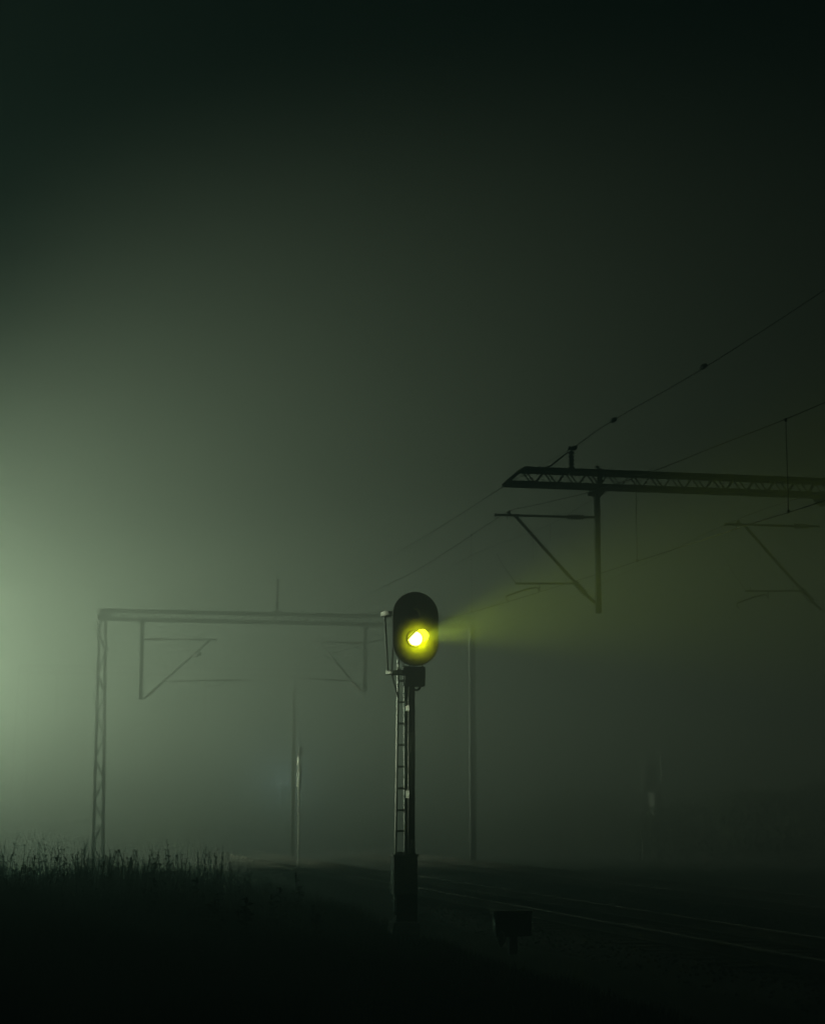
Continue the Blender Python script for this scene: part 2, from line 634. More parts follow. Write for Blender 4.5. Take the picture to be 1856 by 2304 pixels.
# base cabinet
bl, br = xz(886.5, 1950, -.10)[0], xz(939.5, 1950, -.10)[0]
zc1, zc0 = xz(886, 1929)[1], xz(886, 2012)[1]
dep = 0.27
yc = 0.03
M().box(((bl + br) / 2, yc, (zc1 + zc0) / 2), (br - bl, dep, zc1 - zc0), bev=.006).build('cabinet', CABG, sig)
M().box(((bl + br) / 2, yc, zc1 + 0.025), (br - bl + .03, dep + .03, 0.045), bev=.006).build('cabinet_lid', CABG, sig)
M().box(((bl + br) / 2 + .02, yc, zc0 / 2 + .06), (br - bl - .04, dep * .8, zc0 - .1)).build('cabinet_plinth', BLACK, sig)
M().box((bl + .03, yc - .02, zc0 - .09), (0.05, 0.26, 0.03)).build('base_flange', CABG, sig)
M().box(((bl + br) / 2, yc, 0.06), (br - bl + .05, dep + .15, 0.20), bev=.02).build('foundation', CONCRETE, sig)
q = P(890, 2054, -.05)
M().tube([q + Vector((-.03, 0, 0.01)), q + Vector((.035, -.02, -.02))], 0.03, 8).build('ladder_foot', CONCRETE, sig)

# a stone beside the foundation
def rock(name, c, r, label, seed):
    rnd = random.Random(seed)
    me = M()
    vs, fs = [], []
    n, mr = 10, 6
    for j in range(mr + 1):
        t = math.pi * j / mr
        for k in range(n):
            g = 2 * math.pi * k / n
            d = Vector((math.sin(t) * math.cos(g), math.sin(t) * math.sin(g), math.cos(t)))
            rr = 1 + 0.35 * noise.noise(d * 1.6 + Vector((seed, 0, 0)))
            vs.append((d.x * r[0] * rr, d.y * r[1] * rr, d.z * r[2] * rr))
    for j in range(mr):
        for k in range(n):
            a = j * n + k; b = j * n + (k + 1) % n
            fs.append((a, b, b + n, a + n))
    o = me.add(vs, fs).build(name, CONCRETE)
    o.location = c
    return tag(o, label, 'stone')


q = at(865, 2074, 27.6)
rock('stone', (q.x, q.y, q.z), (0.06, 0.08, 0.075), 'rounded pale stone on the ground left of the signal foot', 3)


# ================================================================== overhead line gantries
STRUCT = [STEEL]


def truss(g, x0, x1, zb, zt, depth, sloped_left, bay, chord=0.055, parts=True):
    """box truss along x"""
    for y in (-depth / 2, depth / 2):
        M().box(((x0 + x1) / 2, y, zb), (x1 - x0, chord, chord * 1.5)).build('chord', STRUCT[0], g)
        xa = x0 + (zt - zb) * 1.15 if sloped_left else x0
        M().box(((xa + x1) / 2, y, zt), (x1 - xa, chord, chord * 1.5)).build('chord', STRUCT[0], g)
        if sloped_left:
            M().bar((x0, y, zb), (xa, y, zt), chord, chord, up=(0, 1, 0)).build('end_brace', STRUCT[0], g)
        else:
            M().bar((x0, y, zb), (x0, y, zt), chord, chord, up=(0, 1, 0)).build('end_brace', STRUCT[0], g)
    n = int((x1 - xa) / bay)
    src = {}
    joined = M()
    for fi, y in enumerate((-depth / 2, depth / 2)):
        off = 0 if fi == 0 else bay * 0.5
        for i in range(n):
            xs = xa + i * bay + off * 0.35
            p0, p1, p2 = (xs, y, zt), (xs + bay / 2, y, zb), (xs + bay, y, zt)
            if parts:
                for kk, (a, b) in enumerate(((p0, p1), (p1, p2))):
                    if kk not in src:
                        src[kk] = M().bar(Vector(a) - Vector((xs, y, 0)), Vector(b) - Vector((xs, y, 0)), 0.022, 0.028, up=(0, 1, 0)).build('brace', STRUCT[0], g)
                        src[kk].location = (xs, y, 0)
                    else:
                        clone(src[kk], g, (xs, y, 0))
            else:
                joined.bar(p0, p1, 0.03, 0.035, up=(0, 1, 0)).bar(p1, p2, 0.03, 0.035, up=(0, 1, 0))
    if not parts:
        o = joined.build('lacing', STRUCT[0], g)
        o['kind'] = 'stuff'
    bat = M()                                  # cross battens between the two faces
    for i in range(0, n, 2):
        bat.bar((xa + i * bay, -depth / 2, zt), (xa + i * bay, depth / 2, zt), .03, .03)
        bat.bar((xa + (i + .5) * bay, -depth / 2, zb), (xa + (i + .5) * bay, depth / 2, zb), .03, .03)
    o = bat.build('battens', STRUCT[0], g)
    o['kind'] = 'stuff'


def lattice_leg(g, x_top, w_top, x_bot, w_bot, ztop, y=0.0, dep=0.4):
    for s in (-1, 1):
        for d in (-1, 1):
            M().bar((x_bot + s * w_bot / 2, y + d * dep / 2, -0.1), (x_top + s * w_top / 2, y + d * dep / 2, ztop), .075, .075, up=(0, 1, 0)).build('leg_angle', STRUCT[0], g)
    m = M()
    n = int(ztop / 0.6)
    for i in range(n):
        for d in (-1, 1):
            t0, t1 = i / n, (i + 1) / n
            s = 1 if (i % 2 == 0) else -1
            xa = x_bot + (x_top - x_bot) * t0 + s * (w_bot + (w_top - w_bot) * t0) / 2
            xb = x_bot + (x_top - x_bot) * t1 - s * (w_bot + (w_top - w_bot) * t1) / 2
            m.bar((xa, y + d * dep / 2, t0 * ztop), (xb, y + d * dep / 2, t1 * ztop), .03, .03, up=(0, 1, 0))
    o = m.build('lacing', STRUCT[0], g)
    o['kind'] = 'stuff'
    M().box((x_bot, y, 0.0), (w_bot + .5, dep + .5, 0.5), bev=.03).build('footing', BALLAST, g)


def insulator(name, a, b, r, g, sheds=7, m=None):
    a, b = Vector(a), Vector(b)
    pts, rs = [], []
    n = sheds * 4
    for i in range(n + 1):
        pts.append(a.lerp(b, i / n))
        rs.append(r * (1.0 if i % 4 in (1, 2) else 0.55))
    return M().tube(pts, rs, 12).build(name, m or PORCELAIN, g)


def cantilever(g, p, s=1.0, tube=0.024):
    """p: dict of local points of the bracket"""
    M().tube([p['tip'], p['top_ins0']], tube * s, 8).build('top_tube', STRUCT[0], g)
    insulator('insulator', p['top_ins0'], p['top_ins1'], 0.055 * s, g, 6)
    M().tube([p['top_ins1'], p['post_top']], tube * s, 8).build('top_tube_end', STRUCT[0], g)
    M().tube([p['joint'], p['strut_ins0']], tube * 1.35 * s, 8).build('strut', STRUCT[0], g)
    insulator('insulator', p['strut_ins0'], p['strut_ins1'], 0.065 * s, g, 7)
    M().tube([p['strut_ins1'], p['post_bot']], tube * 1.3 * s, 8).build('strut_end', STRUCT[0], g)
    if 'reg0' in p:
        M().tube([p['reg0'], p['reg1']], tube * 0.8 * s, 8).build('registration_tube', STRUCT[0], g)
    if 'arm' in p:
        M().tube(p['arm'], tube * 0.6 * s, 8).build('steady_arm', STRUCT[0], g)


# --- nearest gantry
G1 = at(1342, 1103, 37.2)
g1 = thing('overhead_line_gantry', 'nearest overhead line gantry, its lattice beam ending in mid air upper right', 'gantry', (G1.x, G1.y, 0), YAW, 'overhead line gantries')
f1 = Frame((G1.x, G1.y, 0), YAW)
p1 = f1.p
zbm, ztm = p1(1342, 1096).z, p1(1342, 1064).z
truss(g1, p1(1136, 1088).x, 15.0, zbm, ztm, 0.36, True, 0.43, chord=0.05)
# hanging post
pt, pb = p1(1342, 1104), p1(1343, 1380)
M().box((0, 0, (pt.z + pb.z) / 2), (0.095, 0.10, pt.z - pb.z)).build('drop_post', STEEL, g1)
gz = pt.z + 0.02
M().prism([(-.19, gz), (.19, gz), (.05, gz - .17), (-.05, gz - .17)], -.02, .02).build('gusset_plate', STEEL, g1)
M().box((0, -.2, (zbm + ztm) / 2), (0.10, 0.03, ztm - zbm + .1)).build('clamp_plate', STEEL, g1)
M().box((0.02, 0, ztm + .09), (0.06, 0.06, 0.09)).build('bolt_head', STEEL, g1)
M().box((-.12, 0.02, gz - .09), (0.11, .06, .07)).build('clamp_block', STEEL, g1)


def near_bracket(dx, dy):
    def q(x, y):
        v = p1(x, y)
        return Vector((v.x + dx, v.y, v.z + dy))
    cantilever(g1, dict(tip=q(1114, 1158.5), top_ins0=q(1277, 1163), top_ins1=q(1313, 1164), post_top=q(1338, 1164),
                        joint=q(1158, 1160), strut_ins0=q(1292, 1309), strut_ins1=q(1318, 1338), post_bot=q(1338, 1356),
                        reg0=q(1159, 1313), reg1=q(1294, 1313),
                        arm=[q(1212, 1330), q(1211, 1324), q(1204, 1321.5), q(1180, 1327), q(1142, 1340), q(1138.5, 1343), q(1139.5, 1349), q(1144, 1353)]))
    M().tube([q(1114.5, 1155), q(1114.5, 1162)], 0.022, 8).build('end_cap', STEEL, g1)
    M().prism([(q(1140, 1157).x, q(1140, 1157).z), (q(1150, 1157).x, q(1140, 1157).z), (q(1146, 1149).x, q(1146, 1149).z), (q(1143, 1149).x, q(1146, 1149).z)], -.03, .03).build('wire_saddle', STEEL, g1)
    M().bar(q(1140, 1158), q(1141, 1169), .015, .02, up=(0, 1, 0)).build('drop_lug', STEEL, g1)
    M().bar(q(1213.5, 1313), q(1213.5, 1332), .022, .022, up=(0, 1, 0)).build('drop_lug', STEEL, g1)
    M().bar(q(1170.5, 1303), q(1171.5, 1313), .016, .02, up=(0, 1, 0)).build('drop_lug', STEEL, g1)
    M().bar(q(1273, 1300), q(1272, 1313), .010, .012, up=(0, 1, 0)).build('drop_lug', STEEL, g1)
    M().tube([q(1117, 1245), q(1130, 1270), q(1160, 1311)], 0.005, 6).build('tie_wire', COPPER, g1)


near_bracket(0, 0)
SP2 = p1(1672, 1184).x - p1(1158, 1160).x
near_bracket(SP2, -0.03)
M().box((SP2 + .14, 0, (pt.z + pb.z) / 2 - .03), (0.095, 0.10, pt.z - pb.z)).build('drop_post', STEEL, g1)
M().prism([(SP2 - .19, gz), (SP2 + .19, gz), (SP2 + .05, gz - .17), (SP2 - .05, gz - .17)], -.02, .02).build('gusset_plate', STEEL, g1)
lattice_leg(g1, 8.6, 0.36, 8.6, 0.55, zbm - .05)
lattice_leg(g1, 14.8, 0.36, 14.8, 0.55, zbm - .05)
# insulator on top with strut
ib, it = p1(1285.5, 1056), p1(1284.5, 1014)
insulator('post_insulator', ib, it, 0.062, g1, 5)
M().box((it.x + .02, 0, it.z + .045), (0.17, 0.08, 0.07), bev=.01).build('insulator_cap', STEEL, g1)
M().tube([p1(1293, 1003), p1(1294, 1011)], 0.045, 10).build('wire_clamp', STEEL, g1)
M().tube([p1(1228, 1053), p1(1240, 1047), p1(1278, 1017)], 0.014, 8).build('stay_rod', STEEL, g1)


# --- middle gantry
STRUCT[0] = DARKSTEEL
G2 = at(325, 1395, 60.0)
g2 = thing('overhead_line_gantry', 'middle gantry in the fog, lattice leg at its left and slim post on top', 'gantry', (G2.x, G2.y, 0), YAW, 'overhead line gantries')
f2 = Frame((G2.x, G2.y, 0), YAW)
p2 = f2.p
zb2, zt2 = p2(400, 1396).z, p2(400, 1377).z
xl2, xr2 = p2(226, 1385).x, p2(1066, 1400).x
truss(g2, xl2, xr2, zb2, zt2, 0.36, False, 0.5, chord=0.06, parts=False)
lt_, rt_ = p2(224, 1410), p2(237.5, 1410)
lb_, rb_ = p2(211.5, 1850), p2(233, 1850)
k_ = lt_.z / (lt_.z - lb_.z)
bw = (rt_.x - lt_.x) + ((rb_.x - lb_.x) - (rt_.x - lt_.x)) * k_
bx = (rt_.x + lt_.x) / 2 + ((rb_.x + lb_.x) / 2 - (rt_.x + lt_.x) / 2) * k_
lattice_leg(g2, (lt_.x + rt_.x) / 2, rt_.x - lt_.x, bx, bw, zt2)
M().box(((lt_.x + rt_.x) / 2 + .05, 0, (zb2 + zt2) / 2), (0.42, 0.44, zt2 - zb2 + .05)).build('corner_plate', DARKSTEEL, g2)
ca = p2(240, 1461)
M().box((ca.x, -.15, ca.z), (.16, .12, .10), bev=.01).build('leg_clamp', DARKSTEEL, g2)
# right mast under the beam: H section
mx = p2(1062, 1600).x
mzb = zb2 - 0.05
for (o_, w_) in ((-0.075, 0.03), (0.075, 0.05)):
    M().box((mx + o_, 0, mzb / 2), (w_, 0.20, mzb)).build('mast_flange', [STEEL, DARKSTEEL][o_ > 0], g2)  # left flange in paler steel, light on it put into the colour
M().box((mx, 0, mzb / 2), (0.12, 0.02, mzb)).build('mast_web', DARKSTEEL, g2)


def drop2(xp, y0, y1, w=0.12):
    a, b = p2(xp, y0), p2(xp, y1)
    M().box((a.x, 0, (a.z + b.z) / 2), (w, .12, a.z - b.z)).build('drop_post', DARKSTEEL, g2)
    M().prism([(a.x - .18, a.z), (a.x + .18, a.z), (a.x + .06, a.z - .14), (a.x - .06, a.z - .14)], -.03, .03).build('gusset_plate', DARKSTEEL, g2)


drop2(321, 1395, 1574)
drop2(821.5, 1408, 1558)
q = p2
cantilever(g2, dict(tip=q(488, 1439), top_ins0=q(366, 1438.5), top_ins1=q(335, 1438), post_top=q(324, 1438),
                    joint=q(473, 1440), strut_ins0=q(352, 1548), strut_ins1=q(332, 1567), post_bot=q(325, 1573),
                    reg0=q(370, 1533), reg1=q(546, 1530),
                    arm=[q(463, 1546), q(500, 1541), q(508, 1533)]), s=1.0, tube=.026)
M().tube([q(436, 1475), q(452, 1470)], 0.07, 10).build('tensioner_weight', DARKSTEEL, g2)
cantilever(g2, dict(tip=q(710, 1443), top_ins0=q(790, 1447), top_ins1=q(812, 1447), post_top=q(819, 1447),
                    joint=q(722, 1447), strut_ins0=q(792, 1533), strut_ins1=q(810, 1552), post_bot=q(819, 1557),
                    reg0=q(655, 1525), reg1=q(795, 1532)), s=1.0, tube=.026)
a, b = q(623.5, 1378), q(624.5, 1303)
M().tube([a, b], [0.06, 0.045], 10).build('top_post', DARKSTEEL, g2)
M().box((a.x, 0, a.z + .03), (.30, .2, .05)).build('top_post_foot', DARKSTEEL, g2)
M().box((b.x + .02, 0, b.z - .02), (.16, .06, .05)).build('top_post_cap', DARKSTEEL, g2)

# --- farthest gantry
STRUCT[0] = BLACK
G3 = at(464, 1510, 74.0)
g3 = thing('overhead_line_gantry', 'farthest gantry, a barely visible ghost behind the middle one', 'gantry', (G3.x, G3.y, 0), YAW, 'overhead line gantries')
f3 = Frame((G3.x, G3.y, 0), YAW)
p3 = f3.p
zb3, zt3 = p3(464, 1519).z, p3(464, 1504).z
truss(g3, p3(47, 1500).x, p3(900, 1520).x, zb3, zt3, 0.36, False, 0.5, chord=.06, parts=False)
l0, l1 = p3(52, 1600), p3(44, 1790)
lattice_leg(g3, l0.x, .34, l1.x - .05, .65, zt3)
l2 = p3(905, 1600)
lattice_leg(g3, l2.x, .34, l2.x, .65, zt3)
for (xp, yb) in ((464, 1622), (130, 1610)):
    a, b = p3(xp, 1480 if xp == 464 else 1506), p3(xp, yb)
    M().box((a.x, 0, (a.z + b.z) / 2), (.12, .12, a.z - b.z)).build('drop_post', DARKSTEEL, g3)


# ================================================================== overhead wires
def wire(name, label, pts, r, group='overhead line wires', sag_sub=6):
    """pts: list of world points; smooth curve through them"""
    P_ = [Vector(p) for p in pts]
    out = []
    for i in range(len(P_) - 1):
        p0 = P_[max(0, i - 1)]; a = P_[i]; b = P_[i + 1]; p3_ = P_[min(len(P_) - 1, i + 2)]
        for k in range(sag_sub):
            t = k / sag_sub
            out.append(0.5 * ((2 * a) + (b - p0) * t + (2 * p0 - 5 * a + 4 * b - p3_) * t * t + (3 * a - p0 - 3 * b + p3_) * t ** 3))
    out.append(P_[-1])
    o = M().tube(out, r, 6).build(name, COPPER)
    return tag(o, label, 'wire', group)


def depth_on_line(px, X0):
    """distance ahead of a point seen at column px on a line parallel to the tracks crossing Y = 0 at X0"""
    # X0 - Y*tan(yaw) = Y*(px-928)/F (nearly)
    return X0 / ((px - 928) / F + math.tan(YAW))


def line_pts(X0, pix):
    return [at(x, y, depth_on_line(x, X0)) for x, y in pix]


VX = 928 - F * math.tan(YAW)
# upper feeder over the gantry insulator
D1 = p1(1293, 1007)
X_FEED = (f1.m @ D1).x + (f1.m @ D1).y * math.tan(YAW)
feed = line_pts(X_FEED, [(1990, 560), (1770, 708), (1560, 842), (1380, 945), (1293, 1004), (1230, 1040), (1134, 1094), (1000, 1180), (860, 1262), (753, 1318), (624, 1370), (500, 1440), (380, 1525)])
wire('feeder_wire', 'topmost sagging wire running over the insulator on the nearest gantry', feed, 0.0062)
# dark clamp on the feeder
for (x, y, lab) in ((1380, 945, 'dark clamp on the topmost wire just above the nearest gantry'), (1582, 825, 'second dark clamp on the topmost wire, far up right of the gantry')):
    c = at(x, y, depth_on_line(x, X_FEED))
    o = M().box((0, 0, 0), (0.09, 0.16, 0.07), rz=YAW, bev=.015).build('wire_clamp', STEEL)
    o.location = c
    o.rotation_euler = (0, math.radians(-20), 0)
    tag(o, lab, 'clamp', 'clamps on the topmost wire')
# messenger wire of the near track
c1 = f1.m @ p1(1146, 1150)
X_MES = c1.x + c1.y * math.tan(YAW)
mes = line_pts(X_MES, [(2000, 845), (1856, 905), (1759, 946), (1600, 1008), (1472, 1059), (1322, 1108), (1191, 1139), (1146, 1150), (1097, 1180), (1060, 1205), (936, 1284), (860, 1322), (780, 1371), (711, 1440), (652, 1497 - 22)])
mw = wire('messenger_wire', 'carrying wire hung from the bracket tip of the nearest gantry', mes, 0.0058)
# contact wire of the near track
c2 = f1.m @ p1(1143, 1353)
X_CON = c2.x + c2.y * math.tan(YAW)
con = line_pts(X_CON, [(2000, 1078), (1852, 1127), (1773, 1153), (1672, 1184), (1580, 1215), (1432, 1263), (1353, 1289), (1249, 1321), (1143, 1354), (1063, 1377), (940, 1412), (820, 1450), (650, 1498), (560, 1520), (470, 1550)])
cw = wire('contact_wire', 'contact wire held by the steady arm above the near track', con, 0.0058)


def dropper(X0a, px, ya, yb, parent):
    Y = depth_on_line(px, X0a)
    a, b = at(px, ya, Y), at(px, yb, Y)
    a.x = b.x
    a = Vector((b.x, b.y, a.z))
    M().tube([a, b], 0.005, 6).build('dropper', COPPER, parent)
    M().tube([b + Vector((0, 0, -.012)), b + Vector((0, 0, .03))], 0.018, 8).build('dropper_clip', STEEL, parent)
    M().tube([a + Vector((0, 0, -.02)), a + Vector((0, 0, .02))], 0.018, 8).build('dropper_clip', STEEL, parent)


dropper(X_CON, 1433, 1074, 1263, cw)
dropper(X_CON, 1773, 945, 1153, cw)
dropper(X_CON, 1061, 1203, 1377, cw)
dropper(X_CON, 652, 1430, 1498, cw)
# second, fainter pair: wire that crosses behind the hanging post
w2 = [(1470, 1052), (1338, 1122), (1305, 1140), (1237, 1180), (1120, 1225), (1060, 1250), (960, 1306), (870, 1352)]
X_M2 = X_MES * 1.22
mw2 = wire('messenger_wire', 'thin faint wire crossing behind the hanging post of the nearest gantry', line_pts(X_M2, w2), 0.005)
Yd = depth_on_line(1200, X_M2)
for (x, y, y2) in ((1237, 1180, 1216), (1198, 1195, 1260)):
    Y = depth_on_line(x, X_M2)
    a, b = at(x, y, Y), at(x, y2, Y)
    M().tube([a, Vector((a.x, a.y, b.z))], 0.006, 6).build('dropper', COPPER, mw2)
# wires of the second track
c3 = f1.m @ (p1(1146, 1150) + Vector((SP2, 0, 0)))
X_S2 = c3.x + c3.y * math.tan(YAW)
wire('messenger_wire', 'carrying wire of the second track, leaving the picture at right', [along(X_S2, s) + Vector((0, 0, z)) for s, z in
     ((18, c3.z - .55), (26, c3.z - .45), (34, c3.z - .1), (c3.y / math.cos(YAW), c3.z), (44, c3.z - .2), (52, c3.z - .45), (62, c3.z - .4))], 0.005)


# ================================================================== masts in the fog
def mast(name, label, px, ytop, Y, w, group=None, cap=True):
    t = at(px, ytop, Y)
    o = thing(name, label, 'mast', (t.x, t.y, 0), YAW, group)
    for s in (-1, 1):
        M().box((s * w * .42, 0, t.z / 2), (w * .16, w, t.z)).build('flange', DARKSTEEL, o)
    M().box((0, 0, t.z / 2), (w * .68, .02, t.z)).build('web', DARKSTEEL, o)
    if cap:
        M().box((0, 0, t.z + .03), (w * 2.0, w * 1.2, .09)).build('head_plate', DARKSTEEL, o)
        M().bar((-w * 1.2, -.06, t.z - .12), (w * 2.6, -.06, t.z - .10), .04, .05).build('cross_arm', DARKSTEEL, o)
    return o


mast('catenary_mast', 'tall grey mast in the fog left of the signal, ending in a small cap', 662, 1552, 66.0, 0.13)

mp = at(672.5, 1832, 61.0)
mk = thing('marker_post', 'slim pale post with dark top, standing beside the foggy mast', 'post', (mp.x, 61.0, 0), YAW)
zz = lambda py: at(672.5, py, 61.0).z
M().tube([(0, 0, -.1), (0, 0, zz(1725))], 0.032, 10).build('post', POLELIGHT, mk)
M().tube([(0, 0, zz(1772)), (0, 0, zz(1733))], 0.075, 10).build('white_sleeve', LABEL, mk)
M().tube([(0, 0, zz(1722)), (0, 0, zz(1703))], 0.065, 10).build('white_sleeve', LABEL, mk)
M().box((.03, 0, zz(1690)), (.14, .12, .26), bev=.02).build('dark_head', BLACK, mk)
M().box((.04, .05, zz(1728)), (.10, .10, .12), bev=.02).build('dark_box', BLACK, mk)


# ================================================================== trackside box on the right
BY = 24.6
q = at(1150, 2100, BY)
bx_ = thing('trackside_box', 'low dark trackside box with a pale left edge, right of the signal foot', 'equipment box', (q.x, BY, 0), math.radians(15))
fb = Frame((q.x, BY, 0), math.radians(15))
A = lambda x, y: fb.p(x, y, -0.07)
x0, x1 = A(1116, 2070).x, A(1196, 2070).x
z1, z0 = A(1116, 2055).z, A(1116, 2108).z
M().box(((x0 + x1) / 2, 0, (z0 + z1) / 2), (x1 - x0, .14, z1 - z0), bev=.01).build('box_body', BLACK, bx_)
M().box(((x0 + x1) / 2 - .015, 0, z1 + .005), (x1 - x0 + .04, .20, .05), bev=.008).build('lid', BLACK, bx_)
M().box((x0 - .02, -.10, z1 - .02), (.05, .05, .08), bev=.006).build('lit_lid_end', LABEL, bx_)  # pale block standing in for light on the lid's left end
M().box(((x0 + x1) / 2, 0, z0 / 2 - .02), (.10, .08, z0 + .05)).build('leg', BLACK, bx_)
M().box((x0 - .004, 0, (z0 + z1) / 2 + .03), (.012, .13, (z1 - z0) * .62)).build('lit_edge_strip', LABEL, bx_)  # pale strip painted as light along the body's left edge
qs = at(1128, 2108, BY - .5)
rock('stone', (qs.x, qs.y, qs.z - .02), (0.05, 0.07, 0.09), 'small upright pale stone in front of the dark trackside box', 8)

# ================================================================== distant cabinet on the right
CY = 68.0
q = at(1471, 1850, CY)
rc = thing('relay_cabinet', 'faint pale trackside cabinet under a dark board between two posts, far right', 'cabinet', (q.x, CY, 0), YAW)
fc = Frame((q.x, CY, 0), YAW)
cz = lambda py: fc.p(1471, py).z
M().box((fc.p(1471, 1800).x, 0, (cz(1845) + cz(1783)) / 2), (.34, .34, cz(1783) - cz(1845)), rz=math.radians(38), bev=.03).build('cabinet_body', STEEL, rc)
M().box((fc.p(1471, 1800).x, 0, cz(1845) / 2 - .02), (.2, .2, cz(1845) - .02), bev=.03).build('footing', BLACK, rc)
M().box((fc.p(1462, 1740).x, .02, (cz(1782) + cz(1722)) / 2), (.42, .14, cz(1722) - cz(1782)), bev=.02).build('dark_board', BLACK, rc)
M().tube([(fc.p(1442, 1700).x, 0, 0), (fc.p(1442, 1700).x, 0, cz(1712)), (fc.p(1435, 1700).x, 0, cz(1705))], .018, 8).build('side_post', CABG, rc)
M().tube([(fc.p(1486, 1700).x, 0, 0), (fc.p(1486, 1700).x, 0, cz(1700)), (fc.p(1479, 1700).x, 0, cz(1692))], .022, 8).build('side_post', CABG, rc)


# ================================================================== vegetation
def weed_height(x, y):
    h = float(np.interp(x + 0.25 * noise.noise(Vector((x, y, 9))) * 3, [-9, -5, -3.6, -2.6, -1.8, -0.9, 0.1, 2.5], [.88, .80, .68, .52, .42, .34, .24, .12]))
    h *= 0.45 + 0.95 * (0.5 + 0.5 * noise.noise(Vector((x * .55, y * .30, 1.7)))) + 0.12 * noise.noise(Vector((x * 2, y * 2, 5)))
    return h


def track_lat(x, y):
    """signed distance of a point from the near track centre line (negative = camera's side)"""
    return (x - XT) * math.cos(YAW) + y * math.sin(YAW)


def grass_field(name, label, n, fn_h, region, wid, mat_, seed, maxlat=-3.4):
    r = np.random.default_rng(seed)
    V, Fc = [], []
    cnt = 0
    for _ in range(n * 4):
        if cnt >= n:
            break
        y = region[2] + (region[3] - region[2]) * r.random() ** 1.35
        x = region[0](y) + (region[1](y) - region[0](y)) * r.random()
        if track_lat(x, y) > maxlat:
            continue
        if math.hypot(x - SIG[0], y - SIG[1]) < 0.5:
            continue
        if noise.noise(Vector((x * .9, y * .7, 4))) < -0.35 and r.random() < .8:
            continue
        h = fn_h(x, y) * r.uniform(.55, 1.1)
        if h < 0.05:
            continue
        cnt += 1
        z = ground_z(x, y) - .02
        a = r.uniform(0, 6.283)
        lean = r.uniform(.05, .45) * h
        dx, dy = math.cos(a), math.sin(a)
        w = wid * r.uniform(.6, 1.4)
        sx, sy = -dy * w, dx * w
        if r.random() < .5:
            sx, sy = w, 0
        b = len(V)
        k1, k2 = .45, .8
        V += [(x - sx, y - sy, z), (x + sx, y + sy, z),
              (x - sx * .8 + dx * lean * .2, y - sy * .8 + dy * lean * .2, z + h * k1), (x + sx * .8 + dx * lean * .2, y + sy * .8 + dy * lean * .2, z + h * k1),
              (x - sx * .5 + dx * lean * .6, y - sy * .5 + dy * lean * .6, z + h * k2), (x + sx * .5 + dx * lean * .6, y + sy * .5 + dy * lean * .6, z + h * k2),
              (x + dx * lean, y + dy * lean, z + h)]
        Fc += [(b, b + 1, b + 3, b + 2), (b + 2, b + 3, b + 5, b + 4), (b + 4, b + 5, b + 6)]
    me = bpy.data.meshes.new(name)
    me.from_pydata(V, [], Fc)
    me.materials.append(mat_)
    me.update()
    o = bpy.data.objects.new(name, me)
    COL.objects.link(o)
    o['kind'] = 'stuff'
    tag(o, label, 'grass')
    return o


grass_field('tall_grass', 'tall dark weeds and grass covering the ground at left', 60000, weed_height,
            (lambda y: -0.235 * y - 1.5, lambda y: 0.6, 14.5, 36.0), 0.005, GRASS, 11)
grass_field('short_grass', 'short dark grass around the signal foot', 16000, lambda x, y: 0.14 + .05 * noise.noise(Vector((x, y, 0))),
            (lambda y: -1.0, lambda y: 5.2, 14.5, 45.0), 0.005, GRASS, 12)


def weed_patch(n, seed):
    """leafy stems standing above the grass, too many to count"""
    r = random.Random(seed)
    m = M()
    for _ in range(n):
        y = r.uniform(26, 48)
        x = -0.225 * y + r.random() ** 1.4 * (0.225 * y - 1.2)
        if track_lat(x, y) > -3.6:
            continue
        h = weed_height(x, y) * r.uniform(.7, 1.22)
        z = ground_z(x, y)
        a = r.uniform(0, 6.28)
        lean = Vector((math.cos(a), math.sin(a), 0)) * h * r.uniform(.03, .22)
        pts = [Vector((x, y, z)) + lean * (k / 3) ** 1.7 + Vector((0, 0, h * k / 3)) for k in range(4)]
        m.tube(pts, [.010, .008, .006, .004], 4, cap=False)
        for k in range(r.randint(7, 16)):
            f = r.uniform(.35, 1.0)
            i = min(2, int(f * 3))
            c = pts[i].lerp(pts[i + 1], f * 3 - i)
            g = r.uniform(0, 6.28)
            L = r.uniform(.07, .17) * (1.2 - .7 * f)
            d = Vector((math.cos(g), math.sin(g), r.uniform(.1, 1.1))).normalized()
            w = d.cross(Vector((0, 0, 1))).normalized() * L * .26
            m.add([c, c + d * L * .5 + w, c + d * L, c + d * L * .5 - w], [(0, 1, 2, 3)])
    o = m.build('weed_patch', LEAF)
    o['kind'] = 'stuff'
    return tag(o, 'ragged leafy weeds rising out of the dark grass at left', 'weeds')


weed_patch(560, 77)


